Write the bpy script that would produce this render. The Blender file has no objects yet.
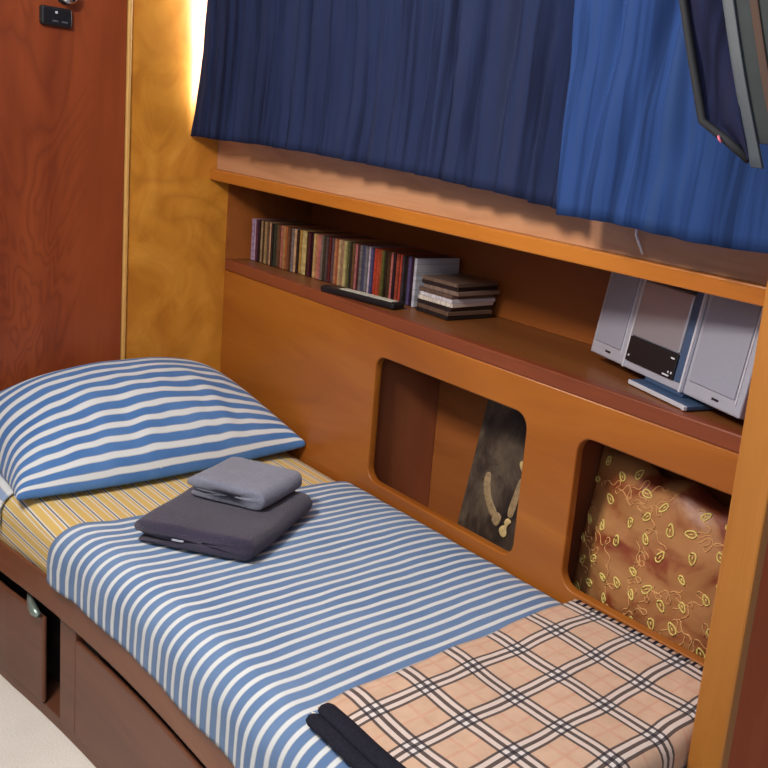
import bpy, bmesh, math, random
from mathutils import Vector, Matrix, noise
random.seed(7)
C = bpy.context.scene.collection
scene = bpy.context.scene

# ------------------------------------------------------------------ camera
cam_data = bpy.data.cameras.new('camera')
cam = bpy.data.objects.new('camera', cam_data); C.objects.link(cam)
cam.location = (2.542, -1.327, 1.382)
cam.rotation_mode = 'XYZ'
cam.rotation_euler = (math.radians(78.204), math.radians(-6.621), math.radians(43.557))
cam_data.sensor_fit = 'HORIZONTAL'
cam_data.sensor_width = 36.0
cam_data.lens = 36.0 * 913.07 / 768.0
cam_data.shift_x = (384 - 550.4) / 768.0
cam_data.shift_y = (336.7 - 384) / 768.0
cam_data.clip_start = 0.02
scene.camera = cam

# ------------------------------------------------------------------ light
def srgb(r, g, b, a=1.0):
    f = lambda c: (c/255/12.92) if c/255 <= .04045 else ((c/255+.055)/1.055)**2.4
    return (f(r), f(g), f(b), a)

world = bpy.data.worlds.new('world'); scene.world = world
world.use_nodes = True
bg = world.node_tree.nodes['Background']
bg.inputs[0].default_value = srgb(246, 244, 250)
bg.inputs[1].default_value = 0.20

def area(name, loc, target, sx, sy, power, col):
    d = bpy.data.lights.new(name, 'AREA'); d.shape = 'RECTANGLE'
    d.size = sx; d.size_y = sy; d.energy = power; d.color = col[:3]
    o = bpy.data.objects.new(name, d); C.objects.link(o)
    o.location = loc
    o.rotation_euler = (Vector(target) - Vector(loc)).to_track_quat('-Z', 'Y').to_euler()
    return o
area('ceiling_lamp_light', (1.28, -1.40, 2.02), (1.12, -0.1, 0.7), 0.34, 0.24, 27.5, srgb(255, 243, 228))
area('overhead_fill', (1.35, -1.25, 2.35), (1.35, -0.9, 0.0), 1.5, 1.1, 15, srgb(244, 246, 255))  # added soft overhead fill, source unseen
area('camera_side_fill', (3.0, -2.2, 2.05), (1.7, 0, 0.75), 1.2, 0.8, 12, srgb(246, 246, 255))  # added fill from the camera side, source unseen
area('window_daylight', (0.75, 0.42, 1.65), (0.70, 0.0, 1.60), 1.6, 0.55, 140, srgb(250, 250, 255))

vs = scene.view_settings
vs.view_transform = 'Standard'; vs.look = 'None'; vs.gamma = 1.0; vs.exposure = 0.0
vs.use_curve_mapping = False

# ------------------------------------------------------------------ node helpers
class NT:
    def __init__(s, name):
        s.m = bpy.data.materials.new(name); s.m.use_nodes = True
        s.t = s.m.node_tree; s.n = s.t.nodes; s.b = s.n['Principled BSDF']
    def new(s, kind, **kw):
        x = s.n.new(kind)
        for k, v in kw.items(): setattr(x, k, v)
        return x
    def link(s, a, b): s.t.links.new(a, b)
    def math(s, op, a, b=None, c=None):
        x = s.new('ShaderNodeMath', operation=op)
        for i, v in enumerate((a, b, c)):
            if v is None: continue
            if isinstance(v, (int, float)): x.inputs[i].default_value = v
            else: s.link(v, x.inputs[i])
        return x.outputs[0]
    def ramp(s, fac, stops, interp='LINEAR'):
        x = s.new('ShaderNodeValToRGB'); x.color_ramp.interpolation = interp
        e = x.color_ramp.elements
        while len(e) < len(stops): e.new(0.5)
        for el, (p, c) in zip(e, stops): el.position = p; el.color = c
        s.link(fac, x.inputs[0]); return x.outputs[0]
    def mix(s, fac, a, b, blend='MIX'):
        x = s.new('ShaderNodeMix', data_type='RGBA', blend_type=blend)
        for sock, v in ((x.inputs[0], fac), (x.inputs[6], a), (x.inputs[7], b)):
            if isinstance(v, (int, float)): sock.default_value = v
            elif isinstance(v, tuple): sock.default_value = v
            else: s.link(v, sock)
        return x.outputs[2]
    def coords(s, which='Object', scale=(1, 1, 1), loc=(0, 0, 0), rot=(0, 0, 0)):
        t = s.new('ShaderNodeTexCoord'); m = s.new('ShaderNodeMapping')
        m.inputs['Scale'].default_value = scale; m.inputs['Location'].default_value = loc
        m.inputs['Rotation'].default_value = rot
        s.link(t.outputs[which], m.inputs[0]); return m.outputs[0]
    def noise(s, vec, scale, detail=4, rough=.55, dist=0.0):
        x = s.new('ShaderNodeTexNoise'); x.inputs['Scale'].default_value = scale
        x.inputs['Detail'].default_value = detail; x.inputs['Roughness'].default_value = rough
        x.inputs['Distortion'].default_value = dist
        s.link(vec, x.inputs['Vector']); return x.outputs['Fac']
    def bump(s, h, strength, dist=.002):
        x = s.new('ShaderNodeBump'); x.inputs['Strength'].default_value = strength
        x.inputs['Distance'].default_value = dist
        s.link(h, x.inputs['Height']); s.link(x.outputs[0], s.b.inputs['Normal'])
    def set(s, col=None, rough=None, metal=None, spec=None, sheen=None, coat=None):
        if col is not None:
            if isinstance(col, tuple): s.b.inputs['Base Color'].default_value = col
            else: s.link(col, s.b.inputs['Base Color'])
        if rough is not None: s.b.inputs['Roughness'].default_value = rough
        if metal is not None: s.b.inputs['Metallic'].default_value = metal
        if spec is not None: s.b.inputs['Specular IOR Level'].default_value = spec
        if sheen is not None: s.b.inputs['Sheen Weight'].default_value = sheen
        if coat is not None: s.b.inputs['Coat Weight'].default_value = coat
        return s.m

def plain(name, col, rough=.6, metal=0, spec=.5, noise_amt=.0, nscale=60, sheen=None):
    t = NT(name)
    if noise_amt:
        f = t.noise(t.coords(), nscale)
        lo = tuple(c*(1-noise_amt) for c in col[:3])+(1,); hi = tuple(min(1, c*(1+noise_amt)) for c in col[:3])+(1,)
        return t.set(t.ramp(f, [(.3, lo), (.7, hi)]), rough, metal, spec, sheen)
    return t.set(col, rough, metal, spec, sheen)

def wood(name, dark, mid, light, axis='x', scale=1.0, swirl=1.5, rough=.38, fine=.35, spec=.4):
    """long-grained veneer: grain stretched along one axis, with slow figure and fine pores"""
    t = NT(name)
    st = {'x': (.16, 1, 1), 'y': (1, .16, 1), 'z': (1, 1, .16)}[axis]
    v = t.coords('Object', tuple(a*scale for a in st))
    warp = t.noise(v, 3.0, 3, .5, .4)
    f = t.noise(v, 7.0, 5, .6, swirl)
    ring = t.math('FRACT', t.math('MULTIPLY', t.math('ADD', f, t.math('MULTIPLY', warp, .6)), 6.0))
    tri = t.math('ABSOLUTE', t.math('SUBTRACT', t.math('MULTIPLY', ring, 2.0), 1.0))
    col = t.ramp(f, [(.28, dark), (.5, mid), (.72, light)])
    col = t.mix(t.math('MULTIPLY', t.math('POWER', tri, 3.0), fine), col, dark)
    fs = {'x': (1.2, 40, 40), 'y': (40, 1.2, 40), 'z': (40, 40, 1.2)}[axis]
    pores = t.noise(t.coords('Object', fs), 6.0, 3)
    col = t.mix(t.math('MULTIPLY', pores, .25), col, tuple(c*.55 for c in dark[:3])+(1,))
    return t.set(col, rough, spec=spec)

WD = {}
WD['fascia'] = wood('honey_veneer', srgb(138, 74, 24), srgb(160, 92, 30), srgb(178, 108, 38), 'x', .8, .8, .36, .10)
WD['lip'] = wood('honey_edge', srgb(160, 92, 28), srgb(178, 106, 36), srgb(190, 118, 44), 'x', 1.2, .5, .34, .10)
WD['post'] = wood('post_veneer', srgb(158, 98, 38), srgb(174, 112, 46), srgb(188, 124, 56), 'z', 1.2, .5, .4, .10)
WD['inside'] = wood('inside_veneer', srgb(128, 70, 28), srgb(148, 84, 36), srgb(164, 96, 42), 'x', .9, .8, .45, .12)
WD['side'] = wood('side_veneer', srgb(136, 78, 50), srgb(156, 92, 60), srgb(170, 104, 70), 'z', .9, .8, .45, .12)
WD['edge'] = wood('mahogany_edge', srgb(104, 50, 28), srgb(124, 62, 36), srgb(140, 72, 42), 'x', 1.4, .6, .4, .15)
WD['cubby'] = wood('lit_cubby_veneer', srgb(140, 80, 38), srgb(162, 96, 48), srgb(178, 110, 58), 'x', .9, .8, .45, .12)  # lighter copy of the inside veneer; light on the cubby back coloured in
WD['shelf'] = wood('dark_shelf_veneer', srgb(100, 58, 28), srgb(118, 70, 34), srgb(130, 80, 40), 'x', .9, .8, .4, .12)
WD['rail'] = wood('brown_rail', srgb(112, 66, 42), srgb(132, 80, 52), srgb(146, 92, 62), 'x', 1.2, .6, .42, .12)
WD['drawer'] = wood('brown_drawer', srgb(98, 60, 42), srgb(116, 72, 52), srgb(130, 84, 62), 'x', 1.0, .6, .45, .12)
WD['pale'] = wood('pale_pink_veneer', srgb(166, 116, 80), srgb(192, 142, 104), srgb(206, 160, 122), 'x', 1.5, 1.0, .5, .12)
WD['red'] = wood('red_veneer', srgb(160, 72, 40), srgb(182, 88, 48), srgb(196, 100, 56), 'z', 1.0, 1.0, .55, .2, .15)

def door_wood():
    t = NT('cathedral_mahogany')
    v = t.coords('Object', (1, 1, .30))
    n1 = t.noise(v, 4.2, 3, .5, .8)
    r = t.math('FRACT', t.math('MULTIPLY', n1, 19.0))
    tri = t.math('ABSOLUTE', t.math('SUBTRACT', t.math('MULTIPLY', r, 2.0), 1.0))
    n2 = t.noise(t.coords('Object', (1, 1, .12)), 9.0, 4)
    col = t.ramp(n2, [(.3, srgb(122, 54, 26)), (.52, srgb(140, 66, 33)), (.75, srgb(152, 76, 40))])
    sx = t.new('ShaderNodeSeparateXYZ'); t.link(t.coords('Object'), sx.inputs[0])
    mr = t.new('ShaderNodeMapRange'); mr.interpolation_type = 'SMOOTHSTEP'; t.link(sx.outputs[1], mr.inputs[0])
    for i_, v_ in ((1, -.47), (2, -.36), (3, .46), (4, .06)): mr.inputs[i_].default_value = v_
    col = t.mix(t.math('MULTIPLY', t.math('POWER', tri, 2.2), mr.outputs[0]), col, srgb(96, 38, 20))
    p = t.noise(t.coords('Object', (30, 60, 1.5)), 5.0, 2)
    col = t.mix(t.math('MULTIPLY', p, .22), col, srgb(80, 34, 20))
    return t.set(col, .33, spec=.45)
WD['door'] = door_wood()

def flame_wood():
    t = NT('yellow_flame_veneer')
    v = t.coords('Object', (1, 1.2, .9), rot=(.75, 0, 0))
    n1 = t.noise(v, 2.3, 2, .4, 1.6)
    r = t.math('FRACT', t.math('MULTIPLY', n1, 5.0))
    tri = t.math('ABSOLUTE', t.math('SUBTRACT', t.math('MULTIPLY', r, 2.0), 1.0))
    n2 = t.noise(v, 7.0, 4, .6, 1.0)
    col = t.ramp(n2, [(.3, srgb(172, 108, 34)), (.5, srgb(192, 128, 44)), (.72, srgb(206, 144, 58))])
    col = t.mix(t.math('MULTIPLY', t.math('POWER', tri, 2.0), .38), col, srgb(150, 88, 24))
    return t.set(col, .32, spec=.5)
WD['flame'] = flame_wood()

def uvsplit(t):
    tc = t.new('ShaderNodeTexCoord'); s = t.new('ShaderNodeSeparateXYZ')
    t.link(tc.outputs['UV'], s.inputs[0]); return s.outputs[0], s.outputs[1]

def weave(t, strength=.25):
    n = t.noise(t.coords('Object'), 420.0, 2)
    t.bump(n, strength, .0008)

def stripe_mat(name, period, axis=0, blue=((84, 122, 176), (104, 140, 190)), wf=.40):
    t = NT(name); u = uvsplit(t)[axis]
    f = t.math('FRACT', t.math('DIVIDE', u, period))
    n = t.noise(t.coords('Object'), 9.0, 4)
    b = t.ramp(n, [(.3, srgb(*blue[0])), (.7, srgb(*blue[1]))])
    w = srgb(206, 211, 213); tan = srgb(164, 158, 154)
    e = .045
    K = (0, 0, 0, 1); W = (1, 1, 1, 1)
    mw = t.ramp(f, [(0, K), (1-wf-e, K), (1-wf, W), (1-e, W), (1, K)], 'LINEAR')
    me = t.ramp(f, [(0, K), (1-wf-2*e, K), (1-wf-e, W), (1-wf, K), (1-2*e, K), (1-e, W), (1, K)], 'LINEAR')
    col = t.mix(mw, b, w); col = t.mix(t.math('MULTIPLY', me, .55), col, tan)
    weave(t)
    return t.set(col, .85, spec=.15, sheen=.1)
M_DUVET = stripe_mat('duvet_stripe', .029, 0, ((90, 118, 158), (106, 133, 171)), .36)
M_PILLOW = stripe_mat('pillow_stripe', .043, 0, ((66, 108, 164), (84, 124, 178)), .42)

def sheet_mat():
    t = NT('yellow_sheet_stripe'); v = uvsplit(t)[1]
    f = t.math('FRACT', t.math('DIVIDE', v, .033))
    y = srgb(210, 178, 108); y2 = srgb(216, 190, 134); g = srgb(104, 104, 118); w = srgb(214, 210, 200); p = srgb(196, 164, 134)
    col = t.ramp(f, [(0, y), (.40, y2), (.44, w), (.52, g), (.62, w), (.70, y), (.84, p), (.88, w), (.95, y2)], 'CONSTANT')
    weave(t)
    return t.set(col, .85, spec=.15)
M_SHEET = sheet_mat()

def plaid_mat():
    t = NT('beige_plaid'); u, v = uvsplit(t)
    K = (0, 0, 0, 1); W = (1, 1, 1, 1)
    def chan(c, off):
        f = t.math('FRACT', t.math('ADD', t.math('DIVIDE', c, .100), off))
        d = t.ramp(f, [(0, K), (.325, W), (.375, K), (.455, W), (.525, K), (.605, W), (.655, K)], 'CONSTANT')
        w = t.ramp(f, [(0, K), (.375, W), (.455, K), (.525, W), (.605, K)], 'CONSTANT')
        r = t.ramp(f, [(0, W), (.03, K), (.97, W)], 'CONSTANT')
        return d, w, r
    du, wu, ru = chan(u, .83); dv, wv, rv = chan(v, .94)
    n = t.noise(t.coords('Object'), 40.0, 3)
    base = t.ramp(n, [(.3, srgb(196, 163, 138)), (.7, srgb(208, 176, 152))])
    col = t.mix(t.math('MULTIPLY', t.math('MAXIMUM', ru, rv), .20), base, srgb(196, 110, 90))
    white = t.math('MULTIPLY', t.math('ADD', wu, wv), .62)
    col = t.mix(t.math('MINIMUM', white, 1.0), col, srgb(218, 212, 210))
    dark = t.math('MULTIPLY', t.math('ADD', du, dv), .84)
    col = t.mix(t.math('MINIMUM', dark, .96), col, srgb(28, 30, 44))
    weave(t, .4)
    return t.set(col, .9, spec=.1, sheen=.15)
M_PLAID = plaid_mat()
M_BORDER = plain('black_blanket_border', srgb(34, 34, 44), .9, spec=.1, noise_amt=.25, nscale=200)

def terry(name, c):
    t = NT(name)
    n = t.noise(t.coords('Object'), 260.0, 4, .7)
    n2 = t.noise(t.coords('Object'), 14.0, 3)
    a = tuple(x*.72 for x in c[:3])+(1,); b = tuple(min(1, x*1.25) for x in c[:3])+(1,)
    col = t.mix(.35, t.ramp(n, [(.3, a), (.7, b)]), t.ramp(n2, [(.3, a), (.7, b)]))
    t.bump(n, .9, .004)
    return t.set(col, .95, spec=.08, sheen=.25)
M_TOWEL_D = terry('dark_terry', srgb(60, 54, 74)); M_TOWEL_G = terry('grey_terry', srgb(128, 132, 150))

def curtain_mat(name, a, b):
    t = NT(name)
    n = t.noise(t.coords('Object', (1, 1, .25)), 16.0, 4)
    n2 = t.noise(t.coords('Object', (1, 1, 1)), 300.0, 2)
    n3 = t.noise(t.coords('Object', (1, .2, .03)), 34.0, 3, .6)
    col = t.ramp(n, [(.3, srgb(*a)), (.7, srgb(*b))])
    worn = t.ramp(n3, [(.34, srgb(a[0]*.62, a[1]*.58, a[2]*.58)), (.5, srgb(*b)), (.66, srgb(b[0]*1.12, b[1]*1.02, b[2]*.92))])
    col = t.mix(.6, col, worn)
    t.bump(n2, .3, .001)
    return t.set(col, .95, spec=.05)
M_CURT_A = curtain_mat('navy_curtain', (26, 32, 55), (37, 46, 76))
M_CURT_B = curtain_mat('lit_curtain', (33, 54, 98), (42, 66, 116))  # brighter copy of the curtain cloth; light from the right put into colour

def carpet_mat():
    t = NT('beige_carpet')
    n = t.noise(t.coords('Object'), 220.0, 4, .7); n2 = t.noise(t.coords('Object'), 5.0, 3)
    col = t.mix(.5, t.ramp(n, [(.3, srgb(216, 210, 200)), (.7, srgb(244, 240, 232))]), t.ramp(n2, [(.3, srgb(222, 216, 206)), (.7, srgb(238, 234, 226))]))
    t.bump(n, .6, .003)
    return t.set(col, .95, spec=.1)
M_CARPET = carpet_mat()

def cushion_mat():
    t = NT('red_gold_satin')
    n = t.noise(t.coords('Object', (1, 1, 1.6)), 6.5, 4, .55, .6)
    col = t.ramp(n, [(.30, srgb(96, 36, 24)), (.42, srgb(128, 62, 36)), (.50, srgb(160, 108, 66)), (.72, srgb(178, 132, 84))])
    f = t.noise(t.coords('Object', (1, 1, 1)), 70.0, 3)
    t.bump(f, .2, .003)
    return t.set(col, .42, spec=.4)
M_CUSHION = cushion_mat()
M_LEAF = plain('yellow_embroidery', srgb(218, 200, 112), .6)
M_VINE = plain('gold_stitching', srgb(204, 152, 96), .6)

def print_mat():
    t = NT('dark_furry_print')
    n = t.noise(t.coords('Object', (1, 1, .7)), 10.0, 6, .65, .5)
    s = t.new('ShaderNodeSeparateXYZ'); t.link(t.coords('Object'), s.inputs[0])
    col = t.ramp(n, [(.30, srgb(22, 18, 20)), (.48, srgb(62, 50, 42)), (.62, srgb(96, 82, 68)), (.78, srgb(132, 114, 90))])
    top = t.ramp(s.outputs[2], [(.63, (0, 0, 0, 1)), (.70, (1, 1, 1, 1))])
    col = t.mix(t.math('MULTIPLY', top, .85), col, srgb(22, 18, 28))
    return t.set(col, .5, spec=.3)
M_PRINT = print_mat()
M_PAW = plain('tan_print', srgb(150, 126, 92), .55, noise_amt=.3, nscale=90)
M_PAW2 = plain('cream_print', srgb(196, 170, 118), .55, noise_amt=.25, nscale=90)

M_BLACK = plain('black_plastic', srgb(22, 22, 26), .35)
M_GAPSHADE = plain('gap_shade', srgb(34, 22, 18), .8)
M_CHROME = plain('chrome', srgb(210, 212, 214), .18, 1.0)
M_SILVER = plain('silver_plastic', srgb(168, 170, 184), .38, .25, noise_amt=.04, nscale=30)
M_GRILLE = plain('silver_grille', srgb(150, 152, 168), .55, .25, noise_amt=.10, nscale=900)
M_SILVHI = plain('silver_trim', srgb(206, 208, 218), .3, .3)
M_STEELBLUE = plain('steel_blue_plastic', srgb(66, 88, 120), .35, .2)
M_TRIM = plain('pale_wood_trim', srgb(206, 158, 88), .45, noise_amt=.08, nscale=20)
M_MARK = plain('pale_mark', srgb(190, 192, 200), .5)
M_REMFACE = plain('pale_grey_face', srgb(190, 188, 174), .5, noise_amt=.2, nscale=150)
M_WHITE = plain('off_white', srgb(226, 220, 210), .7)
M_ALU = plain('window_frame_paint', srgb(200, 200, 204), .4, .3)

def cover_mat():
    t = NT('cover_reflection'); return t.set(srgb(168, 168, 180), .34, .6)  # pale silver colour stands in for a bright reflection
M_COVER = cover_mat()
def pane_mat():
    t = NT('window_glass'); m = t.m
    tr = t.new('ShaderNodeBsdfTransparent'); gl = t.new('ShaderNodeBsdfGlossy'); gl.inputs['Roughness'].default_value = .05
    mx = t.new('ShaderNodeMixShader'); mx.inputs[0].default_value = .08
    t.link(tr.outputs[0], mx.inputs[1]); t.link(gl.outputs[0], mx.inputs[2])
    t.link(mx.outputs[0], t.n['Material Output'].inputs['Surface']); return m
M_PANE = pane_mat()
def case_mat():
    t = NT('disc_case'); oi = t.new('ShaderNodeObjectInfo')
    tc = t.new('ShaderNodeTexCoord'); mp = t.new('ShaderNodeMapping'); mp.inputs['Scale'].default_value = (0, 0, 1)
    t.link(tc.outputs['Object'], mp.inputs[0])
    ad = t.new('ShaderNodeVectorMath', operation='ADD'); t.link(mp.outputs[0], ad.inputs[0])
    cb = t.new('ShaderNodeCombineXYZ'); t.link(t.math('MULTIPLY', oi.outputs['Random'], 30.0), cb.inputs[0]); t.link(cb.outputs[0], ad.inputs[1])
    n = t.noise(ad.outputs[0], 45.0, 2, .6)
    mask = t.ramp(n, [(.42, (0, 0, 0, 1)), (.5, (1, 1, 1, 1)), (.6, (0, 0, 0, 1))])
    dark = t.mix(1.0, oi.outputs['Color'], (.30, .26, .26, 1), 'MULTIPLY')
    col = t.mix(t.math('MULTIPLY', mask, .45), oi.outputs['Color'], dark)
    return t.set(col, .3, spec=.5)
M_CASE = case_mat()
M_JACKET = curtain_mat('navy_jacket_cloth', (24, 26, 44), (32, 36, 62))
M_JBIND = plain('black_binding', srgb(20, 22, 28), .8)
M_JSTRIP = plain('grey_teal_strip', srgb(52, 60, 68), .6, noise_amt=.1, nscale=50)
M_JGREEN = plain('grey_green_cloth', srgb(36, 43, 44), .85, noise_amt=.15, nscale=40)
M_JBROWN = plain('brown_stripe_cloth', srgb(66, 46, 36), .85)
M_PINK = plain('pink_tag', srgb(196, 96, 120), .7)

# ------------------------------------------------------------------ object helpers
def finish(ob, smooth=False, bevel=0, seg=2, angle=40):
    if smooth:
        for p in ob.data.polygons: p.use_smooth = True
    if bevel:
        m = ob.modifiers.new('bevel', 'BEVEL'); m.width = bevel; m.segments = seg; m.limit_method = 'ANGLE'
        m.angle_limit = math.radians(angle)
    return ob

def link(name, me, mat, parent=None, local=False):
    """link a mesh as one object; world-space meshes are moved into the parent's frame"""
    ob = bpy.data.objects.new(name, me); C.objects.link(ob)
    if mat: me.materials.append(mat)
    if parent is not None:
        ob.parent = parent
        if not local:
            p = parent; off = Vector(p.location)
            while p.parent: p = p.parent; off += p.location
            me.transform(Matrix.Translation(-off))
    return ob

def bm_mesh(bm):
    bmesh.ops.recalc_face_normals(bm, faces=bm.faces)
    me = bpy.data.meshes.new('mesh'); bm.to_mesh(me); bm.free(); return me

def add_box(bm, x0, x1, y0, y1, z0, z1):
    v = [bm.verts.new(p) for p in ((x0,y0,z0),(x1,y0,z0),(x1,y1,z0),(x0,y1,z0),(x0,y0,z1),(x1,y0,z1),(x1,y1,z1),(x0,y1,z1))]
    for f in ((0,3,2,1),(4,5,6,7),(0,1,5,4),(1,2,6,5),(2,3,7,6),(3,0,4,7)): bm.faces.new([v[i] for i in f])

def box(name, x0, x1, y0, y1, z0, z1, mat, parent=None, bevel=0, local=False, seg=2):
    bm = bmesh.new(); add_box(bm, x0, x1, y0, y1, z0, z1)
    return finish(link(name, bm_mesh(bm), mat, parent, local), False, bevel, seg)

def empty(name, loc, rot=(0, 0, 0)):
    o = bpy.data.objects.new(name, None); C.objects.link(o); o.location = loc; o.rotation_euler = rot
    o.empty_display_size = .05; return o

def tag(o, label=None, cat=None, group=None, kind=None):
    if label: o['label'] = label
    if cat: o['category'] = cat
    if group: o['group'] = group
    if kind: o['kind'] = kind
    return o
def struct(o): o['kind'] = 'structure'; return o

def grid(f, nu, nv, uvf=None, closed_u=False):
    """surface from f(i/nu, j/nv) -> xyz with UVs"""
    bm = bmesh.new(); uvl = bm.loops.layers.uv.new('UVMap')
    vs = [[bm.verts.new(f(i/nu, j/nv)) for j in range(nv+1)] for i in range(nu+1)]
    for i in range(nu):
        for j in range(nv):
            fc = bm.faces.new((vs[i][j], vs[i+1][j], vs[i+1][j+1], vs[i][j+1]))
            for l, (a, b) in zip(fc.loops, ((i, j), (i+1, j), (i+1, j+1), (i, j+1))):
                l[uvl].uv = uvf(a/nu, b/nv) if uvf else (a/nu, b/nv)
    return bm
def to_mesh(bm):
    me = bpy.data.meshes.new('mesh'); bm.to_mesh(me); bm.free(); return me

def solid(ob, t, offset=0):
    m = ob.modifiers.new('thickness', 'SOLIDIFY'); m.thickness = t; m.offset = offset; return ob
def subsurf(ob, n=1):
    m = ob.modifiers.new('subdivision', 'SUBSURF'); m.levels = n; m.render_levels = n; return ob

def tube(bm, pts, r, n=6):
    rings = []
    P = [Vector(p) for p in pts]
    for i, p in enumerate(P):
        d = (P[min(i+1, len(P)-1)] - P[max(i-1, 0)]).normalized()
        a = d.cross(Vector((0, 0, 1))) if abs(d.z) < .95 else d.cross(Vector((1, 0, 0)))
        a.normalize(); b = d.cross(a)
        rr = r[i] if isinstance(r, (list, tuple)) else r
        rings.append([bm.verts.new(p + a*math.cos(2*math.pi*k/n)*rr + b*math.sin(2*math.pi*k/n)*rr) for k in range(n)])
    for i in range(len(rings)-1):
        for k in range(n):
            bm.faces.new((rings[i][k], rings[i][(k+1) % n], rings[i+1][(k+1) % n], rings[i+1][k]))
    bm.faces.new(list(reversed(rings[0]))); bm.faces.new(rings[-1])

def rrect(x0, x1, z0, z1, r, n=7):
    pts = []
    for cx, cz, a0 in ((x1-r, z1-r, 0), (x0+r, z1-r, 90), (x0+r, z0+r, 180), (x1-r, z0+r, 270)):
        for k in range(n+1):
            a = math.radians(a0 + 90*k/n); pts.append((cx+r*math.cos(a), cz+r*math.sin(a)))
    return pts

def poly_board(name, loops, y_front, thick, mat, parent, bev=.004):
    """flat board in the xz plane with rounded holes"""
    cu = bpy.data.curves.new('outline', 'CURVE'); cu.dimensions = '2D'; cu.fill_mode = 'BOTH'
    for lp in loops:
        s = cu.splines.new('POLY'); s.points.add(len(lp)-1); s.use_cyclic_u = True
        for p, (x, z) in zip(s.points, lp): p.co = (x, z, 0, 1)
    cu.extrude = thick/2 - bev; cu.bevel_depth = bev; cu.bevel_resolution = 2; cu.offset = -bev
    tmp = bpy.data.objects.new('outline', cu); C.objects.link(tmp)
    bpy.context.view_layer.update()
    me = bpy.data.meshes.new_from_object(tmp.evaluated_get(bpy.context.evaluated_depsgraph_get()))
    bpy.data.objects.remove(tmp); bpy.data.curves.remove(cu)
    me.materials.clear()
    me.transform(Matrix.Translation((0, y_front + thick/2, 0)) @ Matrix.Rotation(math.radians(90), 4, 'X'))
    return link(name, me, mat, parent)

def yf(x):
    """plan curve of the bunk front"""
    k = max(0.0, 1.15-x)/.765
    if k > 1: return -.711 - .075*(k-1)
    return -.656 - .055*k*k
def nz(x, y=0, z=0, s=1): return noise.noise(Vector((x*s, y*s, z*s)))

# ------------------------------------------------------------------ setting
FW = -1.9
struct(box('floor', -.1, 3.3, FW, .30, -.03, 0, M_CARPET))
struct(box('wall_head', -.03, 0, -.286, .30, 0, 2.15, WD['flame']))
struct(box('trim_1', -.03, .008, -.297, -.286, 0, 2.15, M_TRIM, bevel=.003))
door = struct(box('door_1', -.03, .002, -1.25, -.298, 0, 2.15, WD['door'], bevel=.002))
lock = box('door_lock', .002, .020, -.510, -.438, 1.528, 1.574, M_BLACK, door, bevel=.006, seg=3)
lk = box('lock_button', .020, .0225, -.478, -.472, 1.558, 1.564, M_MARK, lock, bevel=.001)
bm = bmesh.new(); add_box(bm, .020, .0208, -.484, -.471, 1.5385, 1.5425); add_box(bm, .020, .0208, -.463, -.449, 1.5385, 1.5425)
link('lock_markings', bm_mesh(bm), plain('grey_marking', srgb(70, 74, 84), .5), lock)
bm = bmesh.new()
prof = [(.002, .020), (.008, .020), (.010, .011), (.024, .010), (.028, .018), (.036, .021), (.042, .016), (.044, 0.0001)]
rings = []
for dx, r in prof:
    rings.append([bm.verts.new((dx, -.452+r*math.cos(k*math.pi/12), 1.604+r*math.sin(k*math.pi/12))) for k in range(24)])
for a, b in zip(rings, rings[1:]):
    for k in range(24): bm.faces.new((a[k], a[(k+1) % 24], b[(k+1) % 24], b[k]))
finish(link('door_knob', bm_mesh(bm), M_CHROME, door), True)

# wall behind the shelves with the curtained window
WB = []
bm = bmesh.new()
add_box(bm, 0, 1.91, -.035, -.010, 1.207, 1.37)
struct(link('wall_back', bm_mesh(bm), WD['pale']))
bm = bmesh.new()
add_box(bm, 0, 1.91, -.035, -.010, 1.90, 2.15)
add_box(bm, 1.75, 1.91, -.035, -.010, 1.37, 1.90)
struct(link('wall_back_upper', bm_mesh(bm), WD['pale']))
win = struct(link('window_1', None or (lambda b: (add_box(b, .012, 1.74, -.030, -.008, 1.372, 1.395), add_box(b, .012, 1.74, -.030, -.008, 1.875, 1.898),
      add_box(b, .004, .020, -.030, -.008, 1.372, 1.898), add_box(b, 1.725, 1.748, -.030, -.008, 1.372, 1.898),
      add_box(b, .86, .885, -.030, -.008, 1.395, 1.875), bm_mesh(b))[-1])(bmesh.new()), M_ALU))
box('pane', .020, 1.725, -.020, -.016, 1.395, 1.875, M_PANE, win)
struct(box('wall_foot', 1.915, 1.966, -.176, .30, 0, 2.15, WD['red']))
struct(box('trim_2', 1.909, 1.968, -.200, -.176, 0, 2.15, WD['post'], bevel=.004))
struct(box('wall_rear', -.03, 1.966, .300, .32, 0, 1.20, WD['inside']))

# ------------------------------------------------------------------ shelf unit
su = empty('shelf_unit', (.95, .15, 0))
tag(su, 'honey coloured built-in wooden shelf unit with two rounded openings behind the bunk', 'shelf unit')
OP1 = (.776, 1.302, .514, .835); OP2 = (1.445, 1.868, .514, .835)
ft = poly_board('front_panel', [[(0.001, .10), (1.908, .10), (1.908, .911), (0.001, .911)],
                           rrect(*OP1, .034), rrect(*OP2, .036)], 0.0, .022, WD['fascia'], su, .004)
box('shelf_edge', .001, 1.908, .001, .030, .911, .943, WD['edge'], su, bevel=.003)
box('shelf_board', .001, 1.908, .0305, .297, .923, .942, WD['shelf'], su)
lp = box('upper_ledge', .001, 1.908, -.0565, .297, 1.175, 1.2065, WD['lip'], su, bevel=.003)
box('end_shade_panel', .001, .006, .0015, .2815, .9435, 1.1745, WD['inside'], su)  # thin panel added; its browner wood paints shade on the end wall
box('back_panel', .0085, 1.908, .282, .297, .9425, 1.1745, WD['inside'], su)
box('cubby_back', .744, 1.908, .240, .252, .3405, .9225, WD['cubby'], su)
box('cubby_floor', .744, 1.908, .0225, .2395, .325, .340, WD['inside'], su)
box('side_panel', .728, .743, .0225, .2395, .325, .9225, WD['side'], su)
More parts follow.
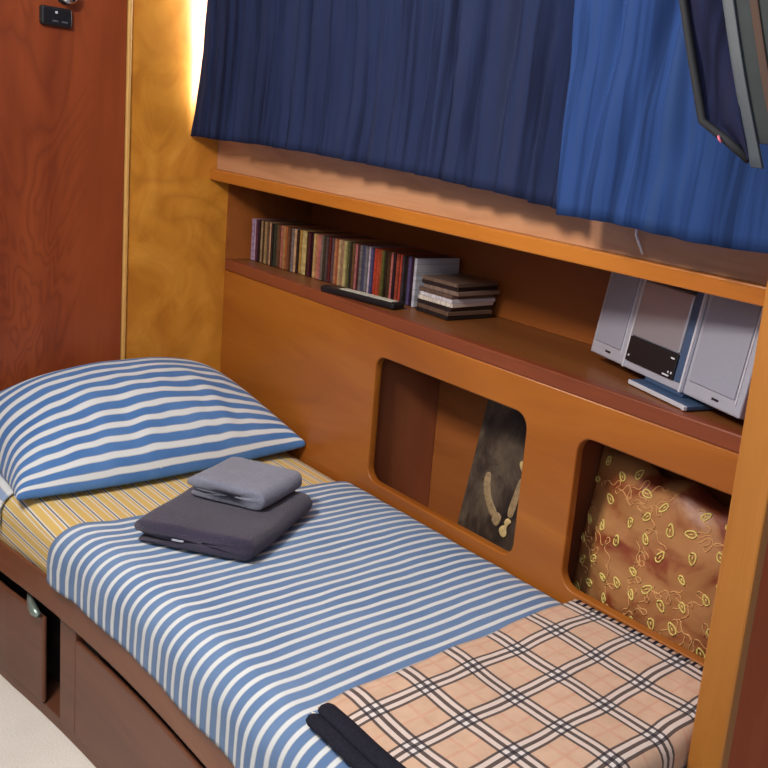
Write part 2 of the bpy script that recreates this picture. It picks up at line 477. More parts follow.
box('divider', 1.366, 1.380, .0225, .2395, .3405, .9225, WD['side'], su)

# ------------------------------------------------------------------ bunk base
bb = empty('bunk_base', (.95, -.35, 0))
tag(bb, 'brown wooden bunk base with drawers under the striped mattress', 'bunk')
def curved_board(name, x0, x1, z0, z1, dy, thick, mat, parent, bevel=.003, n=24, shear=0):
    bm = bmesh.new(); R = []
    for i in range(n+1):
        x = x0+(x1-x0)*i/n; y = yf(x)+dy + shear*(x1-x)
        R.append([bm.verts.new(p) for p in ((x, y, z0), (x, y+thick, z0), (x, y+thick, z1), (x, y, z1))])
    for a, b in zip(R, R[1:]):
        for k in range(4): bm.faces.new((a[k], a[(k+1) % 4], b[(k+1) % 4], b[k]))
    bm.faces.new(list(reversed(R[0]))); bm.faces.new(R[-1])
    return finish(link(name, bm_mesh(bm), mat, parent), False, bevel)
curved_board('rail', .005, 1.905, .290, .364, 0, .022, WD['rail'], bb, .004)
curved_board('plinth', .005, 1.905, 0, .030, .016, .07, WD['drawer'], bb, .002)
curved_board('stile', .632, .702, .0305, .2895, .013, .02, WD['drawer'], bb, .002)
curved_board('stile', 1.42, 1.50, .0305, .2895, .013, .02, WD['drawer'], bb, .002)
curved_board('end_stile', .005, .045, .0305, .2895, .013, .02, WD['drawer'], bb, .002)
curved_board('gap_shade_panel', .005, 1.905, .0305, .2895, .075, .012, M_GAPSHADE, bb, 0)  # near-black board standing in for the shade inside the drawer gaps
# platform the mattress lies on
bm = bmesh.new(); n = 24
top = []; bot = []
for i in range(n+1):
    x = .005+1.900*i/n; top.append((x, yf(x)+.023))
ring = top + [(1.905, -.003), (.005, -.003)]
vt = [bm.verts.new((x, y, .362)) for x, y in ring]; vb = [bm.verts.new((x, y, .345)) for x, y in ring]
bm.faces.new(vt); bm.faces.new(list(reversed(vb)))
for i in range(len(ring)): bm.faces.new((vb[i], vb[(i+1) % len(ring)], vt[(i+1) % len(ring)], vt[i]))
link('platform', bm_mesh(bm), WD['drawer'], bb)
d1 = curved_board('drawer', .050, .558, .035, .246, .010, .010, WD['drawer'], bb, .004)
tag(d1, 'drawer front standing slightly ajar')
d2 = curved_board('drawer', .706, 1.415, .035, .256, .011, .010, WD['drawer'], bb, .003)
bm = bmesh.new()
yc = yf(.50)+.006
tube(bm, [(.490, yc+.006, .276), (.508, yc+.002, .270), (.524, yc, .264), (.542, yc, .258), (.560, yc+.002, .255)], [.004, .007, .009, .010, .006], 8)
lt = finish(link('latch', bm_mesh(bm), plain('worn_metal', srgb(150, 168, 160), .35, .7), bb), True)
tag(lt, 'worn metal latch in the drawer gap')

# ------------------------------------------------------------------ mattress
def mattress_profile(x, s, ztop, zbot, back, inset, r):
    """s in 0..1 across: back edge top -> over the front edge -> down; returns point and arc length"""
    yfr = yf(x)+inset
    L1 = (back - yfr) - r; L2 = r*math.pi/2; L3 = ztop - r - zbot
    L = L1+L2+L3; a = s*L
    if a < L1: y = back - a; z = ztop; nrm = (0, 1)
    elif a < L1+L2:
        th = (a-L1)/r; y = back-L1-r*math.sin(th); z = ztop-r+r*math.cos(th)
    else: y = yfr; z = ztop-r-(a-L1-L2)
    return y, z, a
MX0, MX1 = .012, 1.862
def matt():
    bm = bmesh.new(); uvl = bm.loops.layers.uv.new('UVMap'); nu, nv = 60, 44
    rows = []; ar = []
    for i in range(nu+1):
        x = MX0+(MX1-MX0)*i/nu; row = []; arow = []
        endr = .035
        e = min(x-MX0, MX1-x); drop = 0
        if e < endr: drop = endr - math.sqrt(max(0, endr**2-(endr-e)**2))
        for j in range(nv+1):
            y, z, a = mattress_profile(x, j/nv, .480, .366, -.004, .003, .045)
            z = max(.366, z - drop*(1 if z > .41 else .0)) - (.016*math.exp(y/.03) if y > -.15 else 0)*(1 if z > .45 else 0)
            row.append(bm.verts.new((x, y, z))); arow.append(a)
        yb = bm.verts.new((x, -.004, .366)); row.append(yb); arow.append(arow[-1]+.3)
        rows.append(row); ar.append(arow)
    m = nv+2
    for i in range(nu):
        for j in range(m):
            k = (j+1) % m
            f = bm.faces.new((rows[i][j], rows[i+1][j], rows[i+1][k], rows[i][k]))
            for l, (a, b) in zip(f.loops, ((i, j), (i+1, j), (i+1, k), (i, k))):
                l[uvl].uv = (MX0+(MX1-MX0)*a/nu, ar[a][b])
    bm.faces.new(rows[0]); bm.faces.new(list(reversed(rows[-1])))
    return bm_mesh(bm)
mt = finish(link('mattress', matt(), M_SHEET), True)
tag(mt, 'bunk mattress under a yellow sheet with thin grey and white stripes', 'mattress')

# ------------------------------------------------------------------ striped duvet cover
def cloth_over(x0, x1, ztop, zbot, back, inset, r, nu, nv, wave, s0=0.0, front_scallop=0.0, head_skew=0, xe=9, droop=.014):
    def P(u, v):
        x = x0+(x1-x0)*u
        y, z, a = mattress_profile(x, s0+(1-s0)*v, ztop, zbot, back, inset, r)
        x -= head_skew*(1-u)**2*(.042*min(1, max(0, (a-.05)/.58)) + .040*min(1, max(0, (a-.57)/.16)))
        y, z, a = mattress_profile(x, s0+(1-s0)*v, ztop, zbot, back, inset, r)
        edge = math.exp(-(back-y)/.03) if y > back-.15 else 0
        w = wave*(.25 if x > 1.47 else 1)*(nz(x*1.3, y*.7, 0, 7)*.6 + nz(x, y, 3, 17)*.4)
        if z > ztop-.002: z += w - droop*edge
        else:
            k = min(1, (ztop-z)/.08)
            y -= k*(.002*math.sin(x*23+1.5*math.sin(x*9)) + front_scallop*max(0, nz(x, 0, 7, 8)))
        if x > xe:
            q = x-xe; th = min(q/.02, math.pi/2)
            x = xe+.02*math.sin(th); z -= .02*(1-math.cos(th)) + max(0, q-.02*math.pi/2)
            z = max(z, .372)
        return (x, y, z)
    def UV(u, v):
        x = x0+(x1-x0)*u
        y, z, a = mattress_profile(x, s0+(1-s0)*v, ztop, zbot, back, inset, r)
        return (x - .7105 + .004*nz(x, a, 1, 6), a)
    return to_mesh(grid(P, nu, nv, UV))
dv = link('duvet_cover', cloth_over(.714, 1.970, .494, .369, -.007, -.008, .058, 150, 90, .004, 0, .010, 1, 1.850), M_DUVET)
finish(solid(dv, .008, 0), True)
tag(dv, 'blue and white striped bedspread spread over the bunk mattress', 'bedspread')
sc = link('striped_sheet', cloth_over(.030, .395, .4875, .395, -.49, -.005, .050, 40, 40, .001, 0, 0, 0, 9, 0), stripe_mat('sheet_stripe', .030, 1, ((130, 150, 186), (150, 170, 200)), .5))
finish(solid(sc, .006, 0), True)
tag(sc, 'corner of a pale blue striped sheet tucked beneath the pillow at the mattress edge', 'sheet')

# ------------------------------------------------------------------ pillow
def pillow_mesh():
    nu, nv = 44, 60
    bm = bmesh.new(); uvl = bm.loops.layers.uv.new('UVMap')
    X0, X1 = .018, .470; Y0, Y1 = -.706, -.002
    def plan(u, v):
        a = 2*u-1; b = 2*v-1
        # edges bow inward, corners stay as ears
        pu = a*(1 - .085*(1-b*b)*(1 if a < 0 else .25)); pv = b*(1 - .06*(1-a*a))
        x = X0+(X1-X0)*(pu+1)/2; y = Y0+(Y1-Y0)*(pv+1)/2
        if a > 0: x += .035*a*a*(1-abs(b+.1)**2) + .040*max(0, a)*max(0, b)**5
        return x, y
    def top(u, v):
        x, y = plan(u, v)
        uu = u**.72                                        # crest sits towards the head end
        h = (max(0, 4*uu*(1-uu))**.62)*(max(0, 1-abs(2*v-1)**3.0)**.48)
        cr = .014*nz(u*3.5, v*12, 2)*max(0, u-.35)*1.6*(1-u**8) + .010*math.exp(-((v-.42)/.05)**2)*max(0, u-.6)*2*(1-u**8) + .006*nz(u*4, v*6, 5)*h
        bell = .5+.5*h
        lift = .030*(1-u)**2
        return Vector((x, y, .516 + .162*h*(1+.11*math.sin((v-.12)*math.pi)) + cr + lift + .020*u*max(0, 2*v-1)**5))
    def bot(u, v):
        x, y = plan(u, v)
        return Vector((x, y, .501 - .003*math.sin(math.pi*u)*math.sin(math.pi*v) + .016*u*max(0, 2*v-1)**5))
    T = [[bm.verts.new(top(i/nu, j/nv)) for j in range(nv+1)] for i in range(nu+1)]
    B = [[bm.verts.new(bot(i/nu, j/nv)) for j in range(nv+1)] for i in range(nu+1)]
    arc = [0]
    for i in range(nu): arc.append(arc[-1]+(top((i+1)/nu, .5)-top(i/nu, .5)).length)
    for G, up in ((T, 1), (B, 0)):
        for i in range(nu):
            for j in range(nv):
                q = (G[i][j], G[i+1][j], G[i+1][j+1], G[i][j+1]); idx = (i, i+1, i+1, i); jj = (j, j, j+1, j+1)
                f = bm.faces.new(q)
                for l, a, b in zip(f.loops, idx, jj): l[uvl].uv = (arc[a]-arc[-1]+.0125+.004*nz(a*.16, b*.11)+.003*nz(a*.3, b*.3, 4), b/nv)
    rim = [(i, 0) for i in range(nu)]+[(nu, j) for j in range(nv)]+[(i, nv) for i in range(nu, 0, -1)]+[(0, j) for j in range(nv, 0, -1)]
    for (a, b), (c, d) in zip(rim, rim[1:]+rim[:1]):
        f = bm.faces.new((T[a][b], B[a][b], B[c][d], T[c][d]))
        for l, (p, q) in zip(f.loops, ((a, b), (a, b), (c, d), (c, d))): l[uvl].uv = (arc[p]-arc[-1]+.0125, q/nv)
    return bm_mesh(bm)
pl = finish(link('pillow', pillow_mesh(), M_PILLOW), True); pl.location.z = -.007; subsurf(pl, 1)
tag(pl, 'plump pillow in a blue and white striped case at the head of the bunk', 'pillow')

# ------------------------------------------------------------------ folded towels
def ribbon(bm, path, t, L, nl, wob, seed):
    P = [Vector((a, z)) for a, z in path]
    nrm = []
    for i in range(len(P)):
        d = (P[min(i+1, len(P)-1)]-P[max(i-1, 0)]).normalized(); nrm.append(Vector((-d.y, d.x)))
    outline = [p+n*t/2 for p, n in zip(P, nrm)]
    e = (P[-1]-P[-2]).normalized(); outline.append(P[-1]+e*t*.4)
    outline += [p-n*t/2 for p, n in zip(reversed(P), reversed(nrm))]
    e = (P[0]-P[1]).normalized(); outline.append(P[0]+e*t*.4)
    R = []
    for k in range(nl+1):
        b = -L/2+L*k/nl; edge = min(k, nl-k)/nl
        sh = .0 if edge > .04 else .004
        R.append([bm.verts.new((q.x*(1-sh) + wob*nz(q.x+seed, b, q.y*4, 9), b + wob*1.5*nz(q.x+seed, q.y*9, 4, 11),
                   max(.0015, q.y + wob*.8*nz(q.x, b, seed+q.y*2, 12)))) for q in outline])
    m = len(outline)
    for a, b in zip(R, R[1:]):
        for k in range(m): bm.faces.new((a[k], a[(k+1) % m], b[(k+1) % m], b[k]))
    bm.faces.new(list(reversed(R[0]))); bm.faces.new(R[-1])
def cpath(xl, xr, z0, z1, n=10, ns=8):
    """flat C opening to the left, folded at the right end"""
    r = (z1-z0)/2
    pts = [(xl+(xr-r-xl)*i/ns, z0) for i in range(ns+1)]
    pts += [(xr-r+r*math.sin(math.pi*k/n), z0+r-r*math.cos(math.pi*k/n)) for k in range(1, n)]
    pts += [(xr-r+(xl-xr+r)*i/ns, z1) for i in range(ns+1)]
    return pts
def mirror(path): return [(-a, z) for a, z in path]
def towel(name, loc, rz, W, L, H, t, mat, label, wob=.004, seed=1):
    root = empty(name, loc, (0, 0, rz)); tag(root, label, 'towel', 'folded towels on the bunk')
    bm = bmesh.new()
    c = cpath(-W/2, W/2, t/2, H-t/2)
    # left end curls over and in
    c = c + [(-W/2-.006, H-t/2-.004), (-W/2-.009, H-t/2-.012)]
    ribbon(bm, c, t, L, 22, wob, seed)
    ob = finish(link('outer_fold', bm_mesh(bm), mat, root, True), True); subsurf(ob, 1)
    bm = bmesh.new()
    zi0, zi1 = t*1.5+.001, H-t*1.5-.001
    if zi1-zi0 > t*1.1:
        ribbon(bm, mirror(cpath(-W/2+.028, W/2-.004, zi0, zi1)), t*.95, L*.985, 20, wob*.6, seed+5)
    else:
        ribbon(bm, [(-W/2+.004+(W-.03)*i/8, (zi0+zi1)/2) for i in range(9)], max(.004, (zi1-zi0)+t*.0+.004), L*.985, 20, wob*.5, seed+5)
    ob = finish(link('inner_fold', bm_mesh(bm), mat, root, True), True); subsurf(ob, 1)
    return root
tw = towel('bath_towel', (.838, -.400, .5030), math.radians(33), .250, .285, .047, .0115, M_TOWEL_D,
      'dark charcoal purple bath towel folded flat on the striped bedspread', .0050, 1)
box('woven_label', -.045, -.020, -.1445, -.1415, .0205, .0235, plain('pale_label', srgb(176, 180, 196), .6), tw, local=True)
towel('hand_towel', (.792, -.336, .5515), math.radians(27), .176, .160, .045, .0115, M_TOWEL_G,
      'small grey hand towel folded on top of the dark towel', .0040, 9)

# ------------------------------------------------------------------ plaid blanket
def blanket():
    root = empty('plaid_blanket', (1.69, -.3, .505)); tag(root, 'folded beige plaid blanket with black border across the foot of the bunk', 'blanket')
    X0, X1 = 1.503, 1.945; Y1, Y0 = -.020, -.606
    def layer(name, zc, t, dx, y0, mat, uvo, hang):
        def P(u, v):
            x = X0+dx+(X1-X0-dx)*u; y = Y1+(y0-Y1)*v
            z = zc + .004*nz(x, y, 4.8, 8) + .001*nz(x, y, 1, 22)
            x += .006*nz(0, y, 21, 6)*(1-u) + .004*nz(1, y, 21, 14)
            y += .008*nz(x, 0, 16, 5)*v
            if v > .9: z -= .003*((v-.9)/.1)**2
            if x > 1.874:
                q = x-1.874; R = .016+hang; th = min(q/R, math.pi/2)
                x = 1.874+R*math.sin(th); z -= R*(1-math.cos(th)) + max(0, q-R*math.pi/2)
            if u < .06: z -= .0015*(1-u/.06)
            return (x, y, z)
        def UV(u, v): return (uvo+(X1-X0)*u+.004*nz(u, v*2, 3, 3), (Y1+(y0-Y1)*v)+.012*math.sin(u*5)*v*.4)
        ob = link(name, to_mesh(grid(P, 46, 70, UV)), mat, root)
        return finish(solid(ob, t, 0), True)
    layer('lower_fold', .5095, .006, .006, Y0+.012, M_PLAID, .03, .0)
    layer('upper_fold', .5175, .007, 0, Y0, M_PLAID, 0, .010)
    # black bound edge at the front: two stacked folds rounding down
    for k, (zc, yy, ra, tt, mat, nm) in enumerate(((.5165, Y0+.007, .0145, .0085, M_BORDER, 'black_border'), (.5085, Y0-.0145, .0130, .0085, M_BORDER, 'black_border'),
                                   (.5130, Y0-.0105, .0030, .0028, M_WHITE, 'white_edge'))):
        def P(u, v):
            xx = X0+.001+(1.884-X0)*u; th = v*2*math.pi
            yc = yy + .008*nz(xx, 0, 16, 5); z0 = zc + .004*nz(xx, Y0, 4.8, 8)
            e = min(1, (min(u, 1-u)/.03+.02))**.5
            return (xx+.006*nz(0, yy, 21, 6)*(1-u), yc - e*ra*math.cos(th), z0 + e*tt*math.sin(th))
        ob = link(nm, to_mesh(grid(P, 50, 16)), mat, root); finish(ob, True)
        tag(ob, 'black bound edge' if k < 2 else 'thin white line between the black edges')
    # whip stitches along the back edge
    bm = bmesh.new()
    for k in range(21):
        x = X0+.012+k*.0172
        zt = .5210 + .004*nz(x, Y1, 4.8, 8)
        add_box(bm, x, x+.0075, Y1-.012, Y1+.003, zt-.004, zt+.001)
    ob = link('edge_stitching', bm_mesh(bm), M_BORDER, root); finish(ob, False, .0015)
blanket()

# ------------------------------------------------------------------ curtains
def curtain(name, x0, x1, y0, zhem, mat, label, nu, pleat, seed):
    def P(u, v):
        x = x0(v)+(x1(v)-x0(v))*u; z = zhem(u)+(1.96-zhem(u))*v
        y = y0 + pleat(x, v) - .014*(1-v)**3
        return (x, y, z)
    ob = link(name, to_mesh(grid(P, nu, 30)), mat)
    finish(solid(ob, .003, 0), True)
    return tag(ob, label, 'curtain', 'blue curtains over the window')
FOLDS = [(.085, .6), (.19, .8), (.25, 1.5), (.43, .9), (.50, .5), (.57, 1.0), (.64, .6), (.73, .9), (.83, .7), (.91, .5), (1.00, .9), (1.08, .6), (1.17, 1.0), (1.26, .7), (1.34, 1.1), (1.395, .8)]
def pleatA(x, v):
    y = .010*nz(x, v*.5, 5, 4) + .003*nz(x, v*.6, 5, 20)
    for k, (fx, d) in enumerate(FOLDS):
        q = (x - fx - .012*(1-v)*math.sin(fx*19) - .004*nz(v*3, k, 2))
        w = .011 + .006*d
        y += .024*d*math.exp(-(q/w)**2)*(.45+.55*min(1, v*2.2)) - .009*d*math.exp(-((q-.026)/.018)**2)
    return y
def pleatB(x, v):
    y = .010*nz(x, v, 3, 5) + .004*nz(x, v*.5, 6, 18)
    for fx, d, lean in ((1.50, .9, .05), (1.57, .7, .10), (1.63, 1.0, .02), (1.70, .8, -.05), (1.78, .7, .04)):
        q = x-fx-lean*v
        y += .020*d*math.exp(-(q/.016)**2)*min(1, .25+1.6*v) - .010*d*math.exp(-((q-.035)/.025)**2)
    return y
def hemA(u):
    x = 1.43*u
    return 1.292 + .008*math.sin(min(1, x/.9)*math.pi*.9) - .020*max(0, (x-.9)/.53)**1.5 + .003*nz(x, 0, 0, 9)
def hemB(u): return 1.266 + .003*math.sin(u*7)
ca = curtain('window_curtain', lambda v: .008+.075*v, lambda v: 1.435, -.105, hemA, M_CURT_A,
        'dark navy pleated curtain on the left hanging over the back window', 420, pleatA, 1)
cb = curtain('window_curtain', lambda v: 1.448-.05*v, lambda v: 1.900, -.128, hemB, M_CURT_B,
        'smooth blue curtain panel in lit colour on the right above the stereo', 140, pleatB, 2)
for o, f in ((ca, (hemA, .008, 1.435)),):
    pass
bm = bmesh.new(); tube(bm, [(1.553, -.045, 1.275), (1.553, -.044, 1.247), (1.562, -.0415, 1.230), (1.571, -.040, 1.215)], .0022, 6)
finish(link('white_streak', bm_mesh(bm), M_WHITE, cb), True)  # short thin white streak before the wall panel
bm = bmesh.new(); tube(bm, [(.005, -.105, 1.97), (1.90, -.105, 1.97)], .009, 10)
rl = finish(link('curtain_rail', bm_mesh(bm), M_ALU), True)
tag(rl, 'straight curtain rail above the window carrying the blue curtains', 'curtain rail')
bm = bmesh.new()
for x in (.3, 1.0, 1.7): box('bracket', x-.01, x+.01, -.115, -.034, 1.962, 1.978, M_ALU, rl, .002)

# ------------------------------------------------------------------ hanging jacket
jk = empty('hanging_jacket', (1.87, -.26, 1.40))
tag(jk, 'dark navy garment with grey edge strip hanging at top right before the blue curtain', 'jacket')
JL = [(1.772, 1.72), (1.776, 1.59), (1.806, 1.51), (1.834, 1.437), (1.874, 1.416), (1.912, 1.394)]
def jpanel(name, prof, xr, mat, yb, t, bulge=.010):
    """prof: left/bottom outline (x,z) from top to bottom; cloth spans to xr(z)"""
    m = len(prof)
    def sample(v):
        f = v*(m-1); i = min(m-2, int(f)); k = f-i
        return (prof[i][0]*(1-k)+prof[i+1][0]*k, prof[i][1]*(1-k)+prof[i+1][1]*k)
    def P(u, v):
        x, z = sample(v); xe = max(x+.002, xr(z))
        xx = x+(xe-x)*u
        return (xx, yb + bulge*math.sin(u*math.pi*1.5+z*9) + .004*nz(xx, z, 1, 12), z)
    ob = link(name, to_mesh(grid(P, 20, 40)), mat, jk); return finish(solid(ob, t, 0), True)
xs = lambda z: 1.842+(1.590-z)*.39
jpanel('front_panel', JL, lambda z: xs(z), M_JACKET, -.298, .006)
bm = bmesh.new(); tube(bm, [(x, -.300+.004*nz(x, z, 1, 12), z) for x, z in JL], .006, 8)
finish(link('edge_binding', bm_mesh(bm), M_JBIND, jk), True)
def strip(name, z0, z1, off0, off1, y, mat, t=.006):
    def P(u, v):
        z = z0+(z1-z0)*v; return (xs(z)+off0+(off1-off0)*u, y+.003*math.sin(z*20), z)
    ob = link(name, to_mesh(grid(P, 3, 24)), mat, jk); return finish(solid(ob, t, 0), True, .001)
strip('zip_strip', 1.72, 1.385, -.001, .016, -.306, M_JSTRIP)
strip('side_panel', 1.72, 1.415, .012, .085, -.301, M_JGREEN)
strip('brown_stripe', 1.72, 1.42, .038, .050, -.306, M_JBROWN, .003)
bm = bmesh.new(); tube(bm, [(1.868, -.309, 1.4195), (1.871, -.310, 1.415), (1.874, -.309, 1.412)], .0018, 6)
finish(link('pink_tag', bm_mesh(bm), M_PINK, jk), True)
bm = bmesh.new(); tube(bm, [(1.86, -.295, 1.715), (1.88, -.27, 1.76), (1.92, -.22, 1.80), (1.935, -.199, 1.80)], .004, 6)
finish(link('hanging_loop', bm_mesh(bm), M_JBIND, jk), True)

# ------------------------------------------------------------------ compact discs
ZS = .9435
def case_mesh():
    bm = bmesh.new(); add_box(bm, -.0049, .0049, 0, .142, 0, .125)
    bmesh.ops.bevel(bm, geom=list(bm.edges), offset=.0007, segments=1, affect='EDGES')
    me = bm_mesh(bm); me.materials.append(M_CASE); return me
CASE = case_mesh()
palette = [('pale lilac', (150, 142, 168)), ('white', (176, 172, 176)), ('dark maroon', (74, 36, 34)), ('brown', (98, 60, 46)), ('black', (30, 26, 28)),
           ('rust', (150, 74, 46)), ('cream', (186, 160, 112)), ('dusty pink', (164, 100, 94)), ('grey', (104, 98, 104)), ('ochre', (168, 126, 60)),
           ('plum', (88, 54, 74)), ('tan', (162, 120, 88)), ('slate blue', (70, 76, 108)), ('red', (164, 62, 44)), ('olive', (84, 76, 50)), ('dark green', (46, 54, 46))]
NAME = dict(palette)
order = ['pale lilac', 'white', 'plum', 'black', 'tan', 'dark maroon', 'tan', 'brown', 'cream', 'black', 'dark green', 'olive', 'brown', 'dusty pink', 'tan', 'rust', 'brown',
         'dark maroon', 'grey', 'cream', 'black', 'ochre', 'cream', 'cream', 'black', 'dark maroon', 'black', 'cream', 'dusty pink', 'dusty pink', 'grey', 'dark green', 'plum', 'dark maroon', 'plum', 'tan',
         'rust', 'cream', 'tan', 'cream', 'olive', 'black', 'brown', 'dusty pink', 'dark maroon', 'grey', 'slate blue', 'grey', 'white', 'slate blue', 'red', 'red', 'rust', 'olive', 'black', 'dark maroon', 'dusty pink',
         'black', 'rust', 'red', 'dark green', 'black', 'slate blue', 'black']
words = ['first','second','third','fourth','fifth','sixth','seventh','eighth','ninth','tenth','eleventh','twelfth','thirteenth','fourteenth','fifteenth','sixteenth','seventeenth','eighteenth','nineteenth']
tens = {2: 'twenty', 3: 'thirty', 4: 'forty', 5: 'fifty', 6: 'sixty'}
def ordinal(n):
    if n < 20: return words[n-1]
    t, o = divmod(n, 10)
    return (tens[t][:-1]+'ieth') if o == 0 else tens[t]+'-'+words[o-1]
A = Vector((.028, .072)); Bv = Vector((.733, .123))
N = len(order)
for k, cn in enumerate(order):
    q = A+(Bv-A)*k/(N-1)
    o = bpy.data.objects.new('disc_case', CASE); C.objects.link(o)
    o.location = (q.x, q.y+random.uniform(-.0025, .0025), ZS); o.rotation_euler = (0, random.uniform(-.004, .004), 0)
    o.color = srgb(*[max(0, min(255, c+random.randint(-10, 10))) for c in NAME[cn]])
    tag(o, f'{cn} disc case, {ordinal(k+1)} from the head wall in the shelf row', 'disc case', 'disc cases in a row on the shelf')
# the pale case closing the row, its broad side showing
o = bpy.data.objects.new('disc_case', CASE); C.objects.link(o); o.location = (.7475, .1205, ZS); o.color = srgb(176, 178, 190)
tag(o, 'pale grey disc case closing the row, broad side showing beside the stack', 'disc case', 'disc cases in a row on the shelf')
stack = [('black', (34, 30, 32), 'bottom'), ('brown', (98, 78, 66), 'second from bottom'), ('black', (40, 34, 34), 'third from bottom'), ('pale cream', (206, 198, 186), 'fourth from bottom'),
         ('white', (198, 196, 204), 'fifth from bottom'), ('brown', (96, 78, 70), 'fourth from top'), ('grey brown', (126, 106, 96), 'third from top'), ('black', (38, 32, 34), 'second from top'), ('brown', (104, 86, 76), 'topmost')]
for k, (cn, c, pos) in enumerate(stack):
    o = bpy.data.objects.new('disc_case', CASE); C.objects.link(o)
    rz = random.uniform(-.04, .04) + (.07 if k > 6 else 0)
    sh = .010*(k > 5)
    # lying flat: local x (thickness) points up
    o.rotation_euler = Matrix(((0, 0, 1), (0, 1, 0), (-1, 0, 0))).to_euler()
    o.rotation_euler = (Matrix.Rotation(rz, 3, 'Z') @ Matrix(((0, 0, 1), (0, 1, 0), (-1, 0, 0)))).to_euler()
    o.location = (.781+random.uniform(-.004, .004)+sh, .112+random.uniform(-.004, .004), ZS+.0052+k*.0101)
    o.color = srgb(*c)
    tag(o, f'{cn} edged disc case lying {pos} in the small stack', 'disc case', 'stacked disc cases beside the row')

# remote control
rm = empty('remote_control', (.640, .0455, ZS), (0, 0, math.radians(10)))
tag(rm, 'long slim black remote control with pale face lying before the disc row', 'remote control')
box('body', -.135, .125, -.0215, .0215, 0, .016, M_BLACK, rm, .005, True, 3)
box('face_plate', -.075, .110, -.012, .014, .0160, .0172, M_REMFACE, rm, .0005, True)

# ------------------------------------------------------------------ mini stereo
ang = math.atan2(.046-.184, 1.770-1.304)
st = empty('mini_stereo', (1.318, .155, ZS), (0, 0, ang))
tag(st, 'silver flat mini stereo with two speakers and dark display on the shelf', 'stereo')
W = .478; SL = .127; SR = .320; H = .212; TH = .036
tilt = Matrix.Translation((0, 0, .020)) @ Matrix.Rotation(math.radians(-9), 4, 'X')
def tb(name, x0, x1, y0, y1, z0, z1, mat, parent, bevel):
    o = box(name, x0, x1, y0, y1, z0, z1, mat, None, 0, True)
    o.data.transform(tilt); o.parent = parent; return finish(o, False, bevel, 3)
sp = []
for (a, b) in ((0, SL-.001), (SR+.001, W)):
    s_ = tb('speaker', a, b, 0, TH, 0, H, M_SILVER, st, .004); sp.append(s_)
    tb('grille', a+.012, b-.020, -.003, .001, .028, H-.012, M_GRILLE, s_, .0015)
    tb('trim_line', b-.0165, b-.0135, -.0022, .001, .020, H-.004, M_SILVHI, s_, .0005)
    tb('badge', (a+b)/2-.008+(.01 if a else 0), (a+b)/2+.010+(.01 if a else 0), -.0012, .001, .0125, .0165, M_BLACK, s_, .0003)
cu = tb('control_unit', SL, SR, -.002, TH, 0, H, M_SILVER, st, .003)
tb('side_trim', SL+.001, SL+.006, -.006, .001, 0, H, M_SILVHI, cu, .001)
tb('side_trim', SR-.006, SR-.001, -.006, .001, 0, H, M_SILVHI, cu, .001)
tb('blue_strip', SR-.027, SR-.007, -.005, .001, .016, H-.003, M_STEELBLUE, cu, .002)
tb('top_strip', SL+.008, SR-.028, -.005, .001, .183, H-.002, M_BLACK, cu, .001)
tb('disc_cover', SL+.008, SR-.028, -.008, .001, .067, .182, M_COVER, cu, .004)
ds = tb('display', SL+.008, SR-.028, -.0075, .001, .016, .066, M_BLACK, cu, .002)
for (xa, xb, za, zb) in ((SL+.016, SL+.020, .026, .030), (SR-.046, SR-.042, .026, .030), (SR-.037, SR-.033, .026, .030), (SR-.060, SR-.040, .0195, .0225), (SR-.046, SR-.035, .054, .057)):
    tb('button_mark', xa, xb, -.0083, -.0070, za, zb, M_MARK, ds, 0)
base = box('stand', .185, .368, -.022, .050, 0, .010, M_STEELBLUE, st, .003, True, 3)
box('stand_neck', .20, .32, .002, .036, .0101, .026, M_STEELBLUE, st, .003, True)
box('stand_edge', .185, .368, -.0255, -.0222, .001, .0095, M_SILVHI, base, .001, True)
box('stand_cap', .359, .368, -.030, -.0258, .001, .0105, M_SILVHI, base, .002, True)

# ------------------------------------------------------------------ picture board in the left cubby
pb = empty('picture_board', (1.15, .130, .3405), (math.radians(-11), 0, 0))
tag(pb, 'dark picture board with a furry animal print leaning in the left opening', 'picture')
box('board', -.163, .170, -.022, -.008, .001, .490, M_PRINT, pb, .002, True)
def blob(name, pts, r, mat, y=-.0225, parent=pb):
    bm = bmesh.new(); tube(bm, [(x, y, z) for x, z in pts], r, 10)
    for v in bm.verts: v.co.y = y + (v.co.y-y)*.12
    return subsurf(finish(link(name, bm_mesh(bm), mat, parent, True), True), 2)
blob('printed_arm', [(-.098, 0.257), (-.100, 0.232), (-.088, 0.202), (-.066, 0.177), (-.044, 0.162)], [.010, .013, .012, .012, .014], M_PAW)
blob('printed_paw', [(-.052, 0.166), (-.038, 0.157), (-.026, 0.154)], [.014, .019, .014], M_PAW)
blob('printed_arm', [(.010, 0.277), (.006, 0.242), (.002, 0.212), (-.002, 0.172)], [.010, .010, .011, .012], M_PAW)
blob('printed_paw', [(-.016, 0.128), (-.004, 0.144), (.006, 0.162), (-.010, 0.168)], [.013, .018, .016, .012], M_PAW2, -.024)
blob('printed_patch', [(-.010, 0.312), (.010, 0.298), (.024, 0.290)], [.008, .014, .010], M_PAW2)

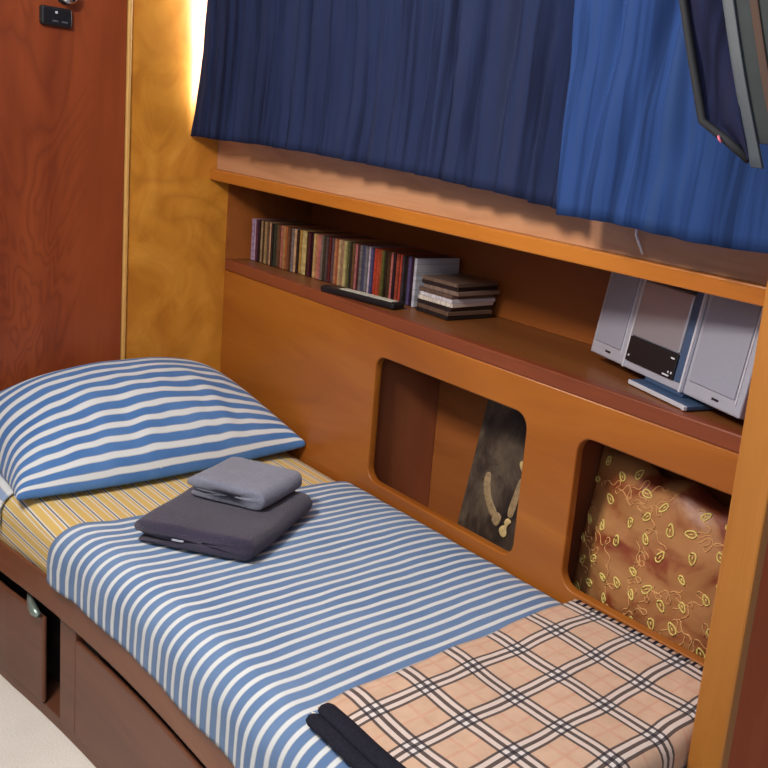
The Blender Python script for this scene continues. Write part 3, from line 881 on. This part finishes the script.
# ------------------------------------------------------------------ embroidered cushion in the right cubby
cs = empty('embroidered_cushion', (1.574, .108, .3405), (math.radians(-5), math.radians(3), math.radians(-4)))
tag(cs, 'red and gold satin cushion with yellow leaf embroidery in the right opening', 'cushion')
HA, HB = .212, .215
def cush(s, t, side):
    k = (max(0, 1-s*s)*max(0, 1-t*t))**.42
    d = .062*k
    px = s*(1-.06*(1-t*t)); pz = t*(1-.05*(1-s*s))
    wr = .008*nz(s*2.2, t*2.2, 1)*k + .007*k*math.sin(6*t+2*s+2*nz(s, t, 4, 2)) + .004*k*nz(s*6, t*6, 2)
    zz = HB*pz + HB + .010 + (.010*math.sin(s*9)*max(0, t)**3)
    return Vector((HA*px, side*(d+.0015) + (wr if side < 0 else 0), zz))
bm = bmesh.new(); n = 44
F = [[bm.verts.new(cush(2*i/n-1, 2*j/n-1, -1)) for j in range(n+1)] for i in range(n+1)]
K = [[bm.verts.new(cush(2*i/n-1, 2*j/n-1, 1)) for j in range(n+1)] for i in range(n+1)]
for G in (F, K):
    for i in range(n):
        for j in range(n): bm.faces.new((G[i][j], G[i+1][j], G[i+1][j+1], G[i][j+1]))
rim = [(i, 0) for i in range(n)]+[(n, j) for j in range(n)]+[(i, n) for i in range(n, 0, -1)]+[(0, j) for j in range(n, 0, -1)]
for (a, b), (c, d) in zip(rim, rim[1:]+rim[:1]): bm.faces.new((F[a][b], K[a][b], K[c][d], F[c][d]))
finish(link('cover', bm_mesh(bm), M_CUSHION, cs, True), True)
rng = random.Random(4)
leaves = bmesh.new(); vines = bmesh.new(); spots = []
tries = 0
while len(spots) < 56 and tries < 6000:
    tries += 1
    p = (rng.uniform(-.93, .93), rng.uniform(-.93, .93))
    if all((p[0]-q[0])**2+(p[1]-q[1])**2 > .205**2 for q in spots): spots.append(p)
def on(s, t, lift=.0012):
    p = cush(max(-.98, min(.98, s)), max(-.98, min(.98, t)), -1); p.y -= lift; return p
for (s, t) in spots:
    a = rng.uniform(0, 6.28); L = rng.uniform(.046, .060); pts = []
    for k in range(15):
        th = 2*math.pi*k/14; lx = L*math.cos(th); ly = L*.55*math.sin(th)*(1-.35*math.cos(th))
        pts.append(on(s+lx*math.cos(a)-ly*math.sin(a), t+lx*math.sin(a)+ly*math.cos(a)))
    tube(leaves, pts, .0017, 5)
    tube(leaves, [on(s+k*L*.45*math.cos(a), t+k*L*.45*math.sin(a)) for k in (-1, -.3, .4)], .0013, 5)
for k in range(34):
    s, t = rng.uniform(-.9, .9), rng.uniform(-.9, .9); a = rng.uniform(0, 6.28); pts = []
    w = rng.choice((-1, 1))
    for i in range(44):
        pts.append(on(s, t, .0006)); a += .62*math.sin(i*.50*w+k)+.25*math.sin(i*.23+k*2)
        s += .020*math.cos(a); t += .020*math.sin(a)
        if abs(s) > .95 or abs(t) > .95: break
    if len(pts) > 5: tube(vines, pts, .0013, 4)
finish(link('leaf_embroidery', bm_mesh(leaves), M_LEAF, cs, True), True)
finish(link('vine_stitching', bm_mesh(vines), M_VINE, cs, True), True)
